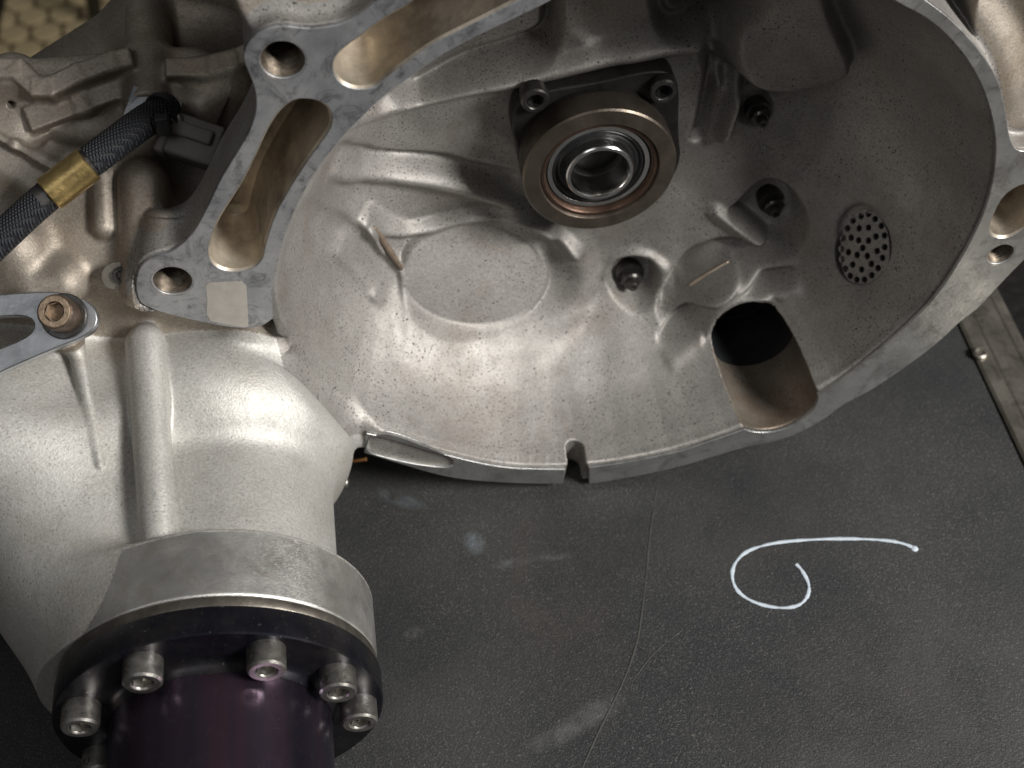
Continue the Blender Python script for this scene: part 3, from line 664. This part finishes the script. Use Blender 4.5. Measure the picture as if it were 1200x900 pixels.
# ------------------------------------------------------------------ the transmission
T = empty('gearbox_housing', (0, 0, ZB), 'bare cast aluminium gearbox with open bell housing resting on the black board', 'gearbox')
def part(o): o.parent = T; o.matrix_parent_inverse = Matrix.Translation((0, 0, -ZB)); return o
import time; _t = time.time()
H = .0014
P, Q = mesh_sdf(f_all, (-.345, -.125, -.1965), (.262, .128, .155), H)
print('nets', len(P), len(Q), time.time() - _t)
P = project(f_all, P, 2)
# drop what lies far outside the frame or faces away at the back
cam_xy = (P - C) @ Rw; pxx = 600 - F * cam_xy[:, 0] / cam_xy[:, 2]; pxy = 450 + F * cam_xy[:, 1] / cam_xy[:, 2]
def biggest(q, n):
    lab = np.arange(n)
    for _ in range(400):
        m4 = lab[q].min(1); new = lab.copy(); np.minimum.at(new, q.ravel(), np.repeat(m4, 4)); new = new[new]
        if (new == lab).all(): break
        lab = new
    l = lab[q[:, 0]]; v, c = np.unique(l, return_counts=True); return l == v[c.argmax()]
Q = Q[biggest(Q, len(P))]
P, Q = subdivide(P, Q); P = project(f_all, P, 1, .0006)
N = chunked(lambda q: grad(f_all, q, .0004), P); N /= np.maximum(np.linalg.norm(N, axis=1), 1e-9)[:, None]
print('sub', len(P), len(Q), time.time() - _t)
fc = P[Q].mean(1); si = sample(G_in, fc[:, 0], fc[:, 2]); so = sample(G_out, fc[:, 0], fc[:, 2]); L_ = sample(G_left, fc[:, 0], fc[:, 2])
bellm = (si < .006) & (fc[:, 1] > -.004) | ((L_ < .004) & (fc[:, 1] > -.002) & (fc[:, 1] < .026)) | ((so < .004) & (fc[:, 0] > -.12) & (fc[:, 1] > -.002))
def part_eval(f, m): r = np.full(len(fc), 1.); r[m] = chunked(f, fc[m]); return r
dcase = part_eval(f_case, ~bellm & (fc[:, 0] < -.12) & (fc[:, 2] > -.1)); ddiff = part_eval(f_diff, ~bellm); dtop = part_eval(f_top, ~bellm & (fc[:, 2] > .04))
print('cls', time.time() - _t)
sidem = (fc[:, 0] > .10) & (so > .003) & (fc[:, 1] > .004); bellm &= ~sidem
casem = ~bellm & ~sidem & (np.minimum(dcase, dtop) < ddiff); diffm = ~bellm & ~casem & ~sidem
def sub(name, mask, m):
    q = Q[mask]; u, inv = np.unique(q, return_inverse=True); return part(bigmesh(name, P[u], inv.reshape(-1, 4), N[u], m))
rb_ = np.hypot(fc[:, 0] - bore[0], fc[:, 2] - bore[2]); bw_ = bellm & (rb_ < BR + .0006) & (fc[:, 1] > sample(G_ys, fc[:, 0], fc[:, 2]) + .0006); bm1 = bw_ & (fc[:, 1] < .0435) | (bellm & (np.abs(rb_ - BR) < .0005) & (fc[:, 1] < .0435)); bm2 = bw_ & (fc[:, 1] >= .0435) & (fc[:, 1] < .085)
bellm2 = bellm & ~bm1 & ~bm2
bellO = sub('bell_housing', bellm2, M_bell); sub('starter_bore', bm1, M_bore); sub('bore_recess', bm2, simple('bore_shade_black', (.010, .011, .012), 0, .6, .3)); sub('outer_casting', sidem, M_case); caseO = sub('gearbox_case', casem, M_case);  # bore_recess: deep end of the bore, its shade painted in as near-black
rr_ = np.hypot(fc[:, 0] - DX, fc[:, 2] - DZ); colm = diffm & (fc[:, 1] < -.0925) & (np.abs(rr_ - .0635) < .0010)
diffO = sub('differential_housing', diffm & ~colm, M_diff); colO = sub('mounting_collar', colm, M_collar)
print('bore faces', bm1.sum(), bm2.sum(), [fc[bm2].min(0), fc[bm2].max(0)] if bm2.any() else 0)
print('mesh', time.time() - _t)
# machined mating face
def XZ(px, y=0, sm=1): return [tuple(q) for q in xz(PY(smooth_poly(px, sm), y))]
h1 = PY((331, 69), 0); h2 = PY((202, 328), 0); h3 = PY((1172, 297), 0)
innerL = [p for p in INNER]
i0 = INNER.index((319, 345)); i1 = INNER.index((413, 498))
# the machined face is one band: outer edge anticlockwise, inner edge back
wl_, wr_ = 663, 689
band = [(322,372),(320,345)]
inn_up = INNER[:i0 + 1][::-1]                     # from lower left up to the top
top_close = INNER[i1:][::-1]                      # from the top round to the bottom left
ring_out = OUTL[:-2] + [(320,372)]
poly = ring_out[::-1][::-1]
polyL = [(740,-120)] + OUTL[:-1] + inn_up + []    # left lobe outline
def chaikin_keep(P_, it=2): return smooth_poly(P_, it, False)
seqA = chaikin_keep(OUTL[:-1]); seqB = chaikin_keep(inn_up)
face_left = np.vstack([seqA, seqB])
hl = [XZ(POCK1), XZ(POCK2), circ(h1[0], h1[2], .0077), circ(h2[0], h2[2], .0077)]
def px2(PX): return [tuple(q) for q in xz(PY(np.asarray(PX, float), 0))]
part(plate('mating_face', px2(face_left), hl, -.0006, .0024, M_face))
w0 = [(663,566),(664,545),(662,530)]
bot_l = chaikin_keep([(427,530),(467,542),(510,555),(547,562),(613,566),(660,566)]); inn_l = chaikin_keep([(662,549),(645,549),(600,548),(567,543),(533,535),(500,526),(463,514),(430,507)])
part(plate('mating_face', px2(np.vstack([bot_l, inn_l])), [XZ(PILL, 0, 2)], -.0006, .0024, M_rim))
ia = INNER.index((690, 547)); seq_in = INNER[ia + 1:ia + 2] + INNER[ia + 2:]
bcirc = [(bore[0] + (BR + .0002) * math.cos(a), bore[2] + (BR + .0002) * math.sin(a)) for a in np.linspace(math.radians(200), math.radians(373), 40)]
seqo = chaikin_keep([(690,566),(713,563)] + BOT[BOT.index((713,563)) + 1:])
ins = np.array(INNER, float); n1 = INNER.index((800, 527)); n2 = INNER.index((987, 443))
partA = px2(chaikin_keep(INNER[n2:] + INNER[:2]))[::-1]; partB = px2(chaikin_keep(INNER[ia:n1 + 1]))[::-1]
bp = [q for q in bcirc if poly_sd(inner_xz, np.array([q[0]]), np.array([q[1]]))[0] > -.0002]
outer_w = px2(seqo); ring = outer_w + partA + bp[::-1] + partB
hr = [XZ(POCK4), circ(h3[0], h3[2], .0058)]
part(plate('mating_face', ring, hr, -.0006, .0024, M_rim))
# machined pockets in the flange: rounded inner walls and floor
def pocket(px, depth, m, taper=.0035):
    P0 = np.array(XZ(px, 0, 2)); c = P0.mean(0); n = len(P0)
    e = np.roll(P0, -1, 0) - np.roll(P0, 1, 0); nrm = np.stack([-e[:, 1], e[:, 0]], 1); nrm /= np.linalg.norm(nrm, axis=1)[:, None]
    ar = .5 * np.sum(P0[:, 0] * np.roll(P0[:, 1], -1) - np.roll(P0[:, 0], -1) * P0[:, 1])
    if ar < 0: nrm = -nrm
    V = []; lev = [(0, -.0004), (.0008, .0005), (taper * .5, depth * .4), (taper, depth * .8), (taper + .0018, depth * .93), (taper + .005, depth)]
    for off, yy in lev: V += [(a, yy, b) for a, b in (P0 + nrm * off)]
    Fc = []
    for l in range(len(lev) - 1):
        for i in range(n): j = (i + 1) % n; Fc.append((l * n + i, l * n + j, (l + 1) * n + j, (l + 1) * n + i))
    Fc.append(tuple(range((len(lev) - 1) * n, len(lev) * n)))
    return part(pyd('pocket', V, Fc, m, None, True, 28))
pocket(POCK1, .030, M_brass_in); pocket(POCK2, .026, M_brass_in); pocket(POCK4, .03, M_brass_in)
M_thread = simple('oily_thread', (.16, .13, .10), .8, .5, .5, 300)
def bolt_hole(c, r, depth=.03):
    pr = [(r + .0013, -.0007), (r, .0008)]
    for i in range(int(depth / .0015)): pr += [(r - .0001, .001 + i * .0015), (r - .0008, .00175 + i * .0015)]
    pr += [(0, depth + .001)]
    return part(lathe('threaded_hole', [(a, b) for a, b in pr], (c[0], 0, c[2]), (0, 1, 0), M_thread, None, 48, 80))
bolt_hole(h1, .0072); bolt_hole(h2, .0072); bolt_hole(h3, .0054)
# bare patch on the flange
part(plate('bare_patch', XZ([(241,333),(245,330),(283,328),(289,334),(291,381),(284,382),(247,375),(242,366),(243,350)], 0, 0), [], -.00075, .0003, M_patch, None, .00005))
# starter bore wall, oil stained
for a_, b_2, m_ in (((806, 336), (856, 305), M_tan), ((437, 264), (472, 317), simple('brown_fin', (.26, .20, .15), .5, .5, .3, 200))):
    a_ = hit(a_, f_all); b_2 = hit(b_2, f_all); u_ = b_2 - a_; L_ = np.linalg.norm(u_)
    part(lathe('worn_fin', [(0, 0), (.0009, .002), (.0015, L_ * .3), (.0016, L_ * .6), (.0011, L_ - .002), (0, L_)], a_, u_, m_, None, 24, 60))
# release bearing
RB = bpy.data.objects.new('release_bearing', None); COL.objects.link(RB); RB.parent = T; RB.location = (HUB[0], .058, HUB[1] - ZB)
def rb(o): o.parent = RB; o.matrix_parent_inverse = Matrix.Translation((-HUB[0], -.058, -HUB[1])); return o
hc = (HUB[0], .058, HUB[1]); ax = (0, -1, 0)
rb(lathe('body', [(.0350, -.040), (.0350, -.0035), (.0345, -.003)], hc, ax, M_blk))
rb(lathe('outer_ring', [(.0346, -.014), (.0352, -.0125), (.0352, -.0008), (.0344, 0), (.0276, .0004), (.0270, -.0005), (.0268, -.003)], hc, ax, M_bronze))
rb(lathe('step_ring', [(.0268, -.0025), (.0266, -.0008), (.0252, -.0008), (.0246, -.0016), (.0238, -.004), (.0236, -.010)], hc, ax, M_bronze2))
rb(lathe('outer_race', [(.0237, -.006), (.0234, -.0032), (.0214, -.0032), (.0210, -.004), (.0209, -.006)], hc, ax, M_race))
rb(lathe('seal', [(.0210, -.0045), (.0200, -.0036), (.0190, -.0050), (.0178, -.0042), (.0166, -.0052), (.0156, -.0052)], hc, ax, M_seal))
rb(lathe('inner_race', [(.0157, -.006), (.0155, .0006), (.0150, .0012), (.0136, .0012), (.0130, .0002), (.0128, -.004), (.0128, -.034)], hc, ax, M_race))
rb(lathe('shaft_recess', [(.0127, -.012), (.0120, -.013), (.0120, -.033), (0, -.034)], hc, ax, M_blk))  # black colour stands in for the shade inside the bearing bore
fp = [(603,168),(597,140),(606,112),(640,101),(700,92),(757,78),(786,80),(795,100),(793,150),(798,190),(760,240),(690,262),(625,235)]
rb(plate('base_flange', XZ(fp, .077, 2), [], .074, .012, M_blk, None, .001))
for px_ in ((627, 117), (777, 106)):
    c = PY(px_, .070); rb(hexhead('bolt', (c[0], .0745, c[2]), ax, .0063, .006, M_dsteel, None, .55, M_void))
# studs and nuts in the cast recesses
def stud(px, y, r=.0052):
    c = PY(px, y); o = lathe('stud_bolt', [(r * 1.45, -.006), (r * 1.5, 0), (r * 1.45, .0008), (r * .98, .001), (r, .0045), (r * .8, .0055), (r * .62, .0056), (r * .6, .0085), (r * .5, .0094), (r * .28, .0094), (r * .2, .0085), (0, .0085)], c, ax, M_dsteel, None, 40); part(o)
    V = []; Fc = []
    for hh in (.0007, .0045):
        for i in range(6): a = math.pi / 3 * i + .2; V.append((c[0] + math.cos(a) * r * 1.2, c[1] - hh, c[2] + math.sin(a) * r * 1.2))
    for i in range(6): Fc.append((i, (i + 1) % 6, 6 + (i + 1) % 6, 6 + i))
    Fc.append(tuple(range(6, 12))); n = pyd('nut', V, Fc, M_dsteel, o, False)
b_ = onbowl([(889, 131), (904, 238), (738, 322)])
stud((889, 131), b_[0][1] + .004, .0042); stud((904, 236), b_[1][1] + .008, .0046); stud((738, 322), b_[2][1] + .006, .0050)
# perforated oval grille
holes_px = [(965,245),(935,253),(992,265),(903,272),(1017,293),(880,303),(927,303),(965,300),(1030,332),(995,336),(862,343),(895,341),(925,351),(965,353),(1031,379),(942,382),(856,387),(884,400),(1000,395),(960,415),(919,411),(1022,423),(858,428),(977,447),(901,450),(872,467),(937,470),(1004,464),(891,496),(978,493),(918,511),(949,511)]
hp = []
for a, b in holes_px:
    px_ = (740 + a / 3.4618, 180 + b / 3.4618); q = to_g([px_])[0]; hp.append(circ(q[0], q[1], .00155, 14))
GM = Matrix(((gu[0], gv[0], gn[0], gc[0]), (gu[1], gv[1], gn[1], gc[1]), (gu[2], gv[2], gn[2], gc[2]), (0, 0, 0, 1)))
go = part(plate('vent_grille', to_g(smooth_poly(gout, 2)), hp, 0, .0018, M_bell, None, .0002, GM))
gb = part(plate('vent_shade_sheet', [(a * .96, b * .96) for a, b in to_g(smooth_poly(gout, 2))], [], 0, .0008, M_void, None, .0001, GM @ Matrix.Translation((0, 0, -.0024))))  # added black sheet standing in for the shade behind the holes
# differential output: spacer ring, black flange, anodised tube, cap screws
dy = -.1215; dc = (DX, dy, DZ)
part(lathe('spacer_ring', [(.05, 0), (.0632, 0), (.0637, .0006), (.0637, .0042), (.0633, .0048), (.05, .0048)], dc, ax, simple('spacer_steel', (.20, .18, .155), .9, .4, .35, 90)))
part(lathe('output_flange', [(.05, .0050), (.0642, .0050), (.0646, .0056), (.0646, .0162), (.0640, .0168), (.0480, .0168), (.0462, .0172), (.0446, .0188), (.0440, .0215)], dc, ax, M_afl, None, 128))
part(lathe('output_tube', [(.0442, .0188), (.0437, .0225), (.0437, .075), (.0425, .0765), (.038, .0765), (.038, .03), (0, .03)], dc, ax, M_anod, None, 128))
yb = dy - .0168
for px_ in ((100, 853), (175, 806), (311, 788), (409, 807), (413, 848), (122, 905)):
    q = PY(px_, yb - .009); d_ = np.array([q[0] - DX, q[2] - DZ]); r_ = np.linalg.norm(d_); d_ = d_ / r_ * .0545
    b0 = hexhead('cap_screw', (DX + d_[0], yb, DZ + d_[1]), ax, .0073, .0096, M_steel, None, .52); part(b0)
    u = np.array([-.55, 0, .83]); lathe('drilled_hole', [(.0014, .0001), (.0013, -.001), (0, -.001)], np.array([DX + d_[0], yb - .006, DZ + d_[1]]) + u * .00745, u, M_void, b0, 16)
# thin tapered rib on the left of the housing
# ------------------------------------------------------------------ bracket with its bolt
bn = SN * .6 + np.array([-.1, -.25, .45]); bn /= np.linalg.norm(bn); bo = SL((77, 372), .010)
bu, bv, bn = frame(bn)
def to_b(px, off=0): q = PP(np.asarray(px, float), bo + bn * off, bn) - bo; return [(a @ bu, a @ bv) for a in q]
BM = Matrix(((bu[0], bv[0], bn[0], bo[0]), (bu[1], bv[1], bn[1], bo[1]), (bu[2], bv[2], bn[2], bo[2]), (0, 0, 0, 1)))
br = empty('bracket', tuple(bo), 'flat zinc plated bracket bolted on top of the gearbox at the left edge', 'bracket')
def bp_(o): o.parent = br; o.matrix_parent_inverse = Matrix.Translation(-br.location); return o
bout = [(-60,352),(0,346),(55,342),(85,345),(108,355),(117,372),(114,385),(100,396),(60,412),(0,438),(-60,470)]
bslot = [(-50,380),(0,372),(30,371),(42,377),(42,388),(30,398),(0,410),(-50,430)]
bp_(plate('plate', to_b(smooth_poly(bout, 1)), [to_b(smooth_poly(bslot, 1))], 0, .0045, M_zinc, None, .0006, BM))
bc = bo + np.array(PP((78, 372), bo, bn)) - bo
bw = bp_(lathe('washer', [(.004, .0023), (.0088, .0023), (.0092, .0027), (.0092, .0036), (.0088, .0040), (.004, .0040)], bc, bn, M_dsteel))
bb = bp_(hexhead('bolt', bc + bn * .0040, bn, .0070, .0105, simple('brown_bolt', (.22, .16, .12), .8, .38, .4, 200), None, .55, M_rustbolt))
bp_(lathe('bolt_top', [(.0063, 0), (.0060, .0003), (.0041, .0003), (.0040, 0)], bc + bn * .0145, bn, M_rustbolt))
# small tab with its screw
tn = np.array([0, -.8, .6]); to_ = PP((143, 325), SL((143, 325), .004), tn); tu, tv, tn = frame(tn)
TM = Matrix(((tu[0], tv[0], tn[0], to_[0]), (tu[1], tv[1], tn[1], to_[1]), (tu[2], tv[2], tn[2], to_[2]), (0, 0, 0, 1)))
def to_t(px): q = PP(np.asarray(px, float), to_, tn) - to_; return [(a @ tu, a @ tv) for a in q]
tb_ = empty('locking_tab', tuple(to_), 'small steel tab with a dark screw beside the lower flange hole', 'tab')
o = plate('plate', to_t(smooth_poly([(119,318),(126,309),(142,306),(158,310),(168,320),(168,345),(150,342),(125,338),(119,328)], 2)), [], 0, .0016, simple('tab_steel', (.36, .33, .28), .85, .4), None, .0003, TM); o.parent = tb_; o.matrix_parent_inverse = Matrix.Translation(-tb_.location)
o = hexhead('screw', PP((143, 322), to_, tn) + tn * .0007, tn, .0036, .002, M_dsteel, None, .5, M_void); o.parent = tb_; o.matrix_parent_inverse = Matrix.Translation(-tb_.location)
# ------------------------------------------------------------------ sensor cable: braided sleeve, brass ferrule, plug
hq = [SL((-40, 318), .026), SL((-5, 285), .026), SL((32, 250), .026), SL((60, 226), .026), SL((82, 207), .027), SL((108, 188), .027), SL((135, 168), .026), SL((162, 147), .023), SL((186, 132), .019), SL((196, 126), .014)]
hose = empty('sensor_cable', tuple(hq[3]), 'black braided cable with a brass ferrule running across the top of the gearbox', 'cable')
def hp_(o): o.parent = hose; o.matrix_parent_inverse = Matrix.Translation(-hose.location); return o
hp_(tube('braided_sleeve', hq[:4] + [SL((66, 221), .026)], .0062, M_braid, None, 16)); hp_(tube('braided_sleeve', [SL((106, 189), .027)] + hq[6:], .0064, M_braid, None, 16))
def seg(a, b, r, m, name):
    a = SL(a, .0265); b = SL(b, .0265); L = np.linalg.norm(b - a); return hp_(lathe(name, [(0, 0), (r - .0005, 0), (r, .0005), (r, L - .0005), (r - .0005, L), (0, L)], a, b - a, m, None, 40))
seg((46, 237), (60, 226), .0058, M_dsteel, 'collar'); seg((57, 228), (104, 192), .0072, M_brass, 'brass_ferrule'); seg((102, 193), (116, 183), .0060, M_dsteel, 'collar')
a = SL((190, 136), .022)
for k_ in range(2):
    c_ = SL((190 + k_ * 3, 128 + k_ * 16), .020 - .004 * k_); hp_(lathe('cable_tie', [(.0058, -.0012), (.0070, -.0012), (.0070, .0012), (.0058, .0012)], c_, SL((200, 120), .012) - SL((180, 140), .02), M_seal, None, 32))
hp_(boxobj('tie_lock', SL((191, 146), .026), (.0028, .0022, .0042), M_seal, None, None, .0006))
for k_ in range(4): hp_(tube('wire', [SL((192 + k_ * 3, 128), .016), SL((196 + k_ * 4, 138 - k_ * 2), .022), SL((204 + k_ * 3, 142 + k_ * 3), .016)], .0008, (M_seal, M_patch)[k_ % 2], None, 8))
pe1 = SL((203, 140), .010); pe2 = SL((262, 160), .010); dxp = (pe2 - pe1) / np.linalg.norm(pe2 - pe1); pu = np.cross(SN, dxp)
RM = Matrix(((dxp[0], pu[0], SN[0], 0), (dxp[1], pu[1], SN[1], 0), (dxp[2], pu[2], SN[2], 0), (0, 0, 0, 1)))
plug = empty('plug_connector', tuple(SL((232, 160), 0)), 'grey plastic plug connector at the end of the braided cable beside the flange', 'connector')
M_plast = simple('grey_plastic', (.15, .14, .125), 0, .5, .15, 60, .0003, 300)
for nm, c_, h_ in (('shell', (pe1 + pe2) / 2 + pu * -.006, (.0115, .0085, .007)), ('latch', (pe1 + pe2) / 2 + SN * .0085 + pu * -.004, (.0085, .0030, .0016)), ('collar', pe1 + pu * -.006, (.0022, .0094, .0078))):
    o = boxobj(nm, c_, h_, M_plast, None, RM, .0012); o.parent = plug; o.matrix_parent_inverse = Matrix.Translation(-plug.location)
# sensor mounting ledge
o = part(boxobj('sensor_ledge', SL((180, 128), .010), (.0105, .0065, .0012), M_face, None, RM, .0004))
# ------------------------------------------------------------------ small things at the lower rim
o = tag(tube('copper_wire', [PY((414, 540), .004), PY((422, 539), .002), PY((429, 538), .001)], .0010, simple('copper', (.55, .27, .10), .9, .35), None, 10, 0), 'short end of copper wire poking out under the bell housing rim', 'wire')
o = tag(tube('black_strap', [PY((662, 568), .006), PY((690, 569), .004), PY((712, 567), .003), PY((735, 562), .006)], .0014, M_seal, None, 10), 'thin black cable lying under the slot in the bell rim', 'cable')
M_white = simple('bright_scrape', (.62, .61, .60), .4, .5, .1, 300)
def scr(px, r=.00032):
    px = np.array(px, float); Q_ = [hit(tuple(q), f_all) + SN * .0001 for q in px]; part(tube('scrape', Q_, r, M_white, None, 6, 1))
scr([(305,412),(316,422),(322,436),(333,442),(338,456),(354,464)], .00022); scr([(374,462),(376,480),(373,504)], .00024)
q_ = PZ((408, 566), -.165); part(lathe('dowel_pin', [(0, 0), (.0022, 0), (.0026, .0006), (.0026, .012)], q_, (-.9, .3, 0), M_steel, None, 24))
cs = boxobj('dark_case', (.46, -.1, -.34), (.205, .46, .09), M_blk, None, None, .004); tag(cs, 'black case standing lower beside the aluminium edging at the right', 'case')
print('done', time.time() - _t)
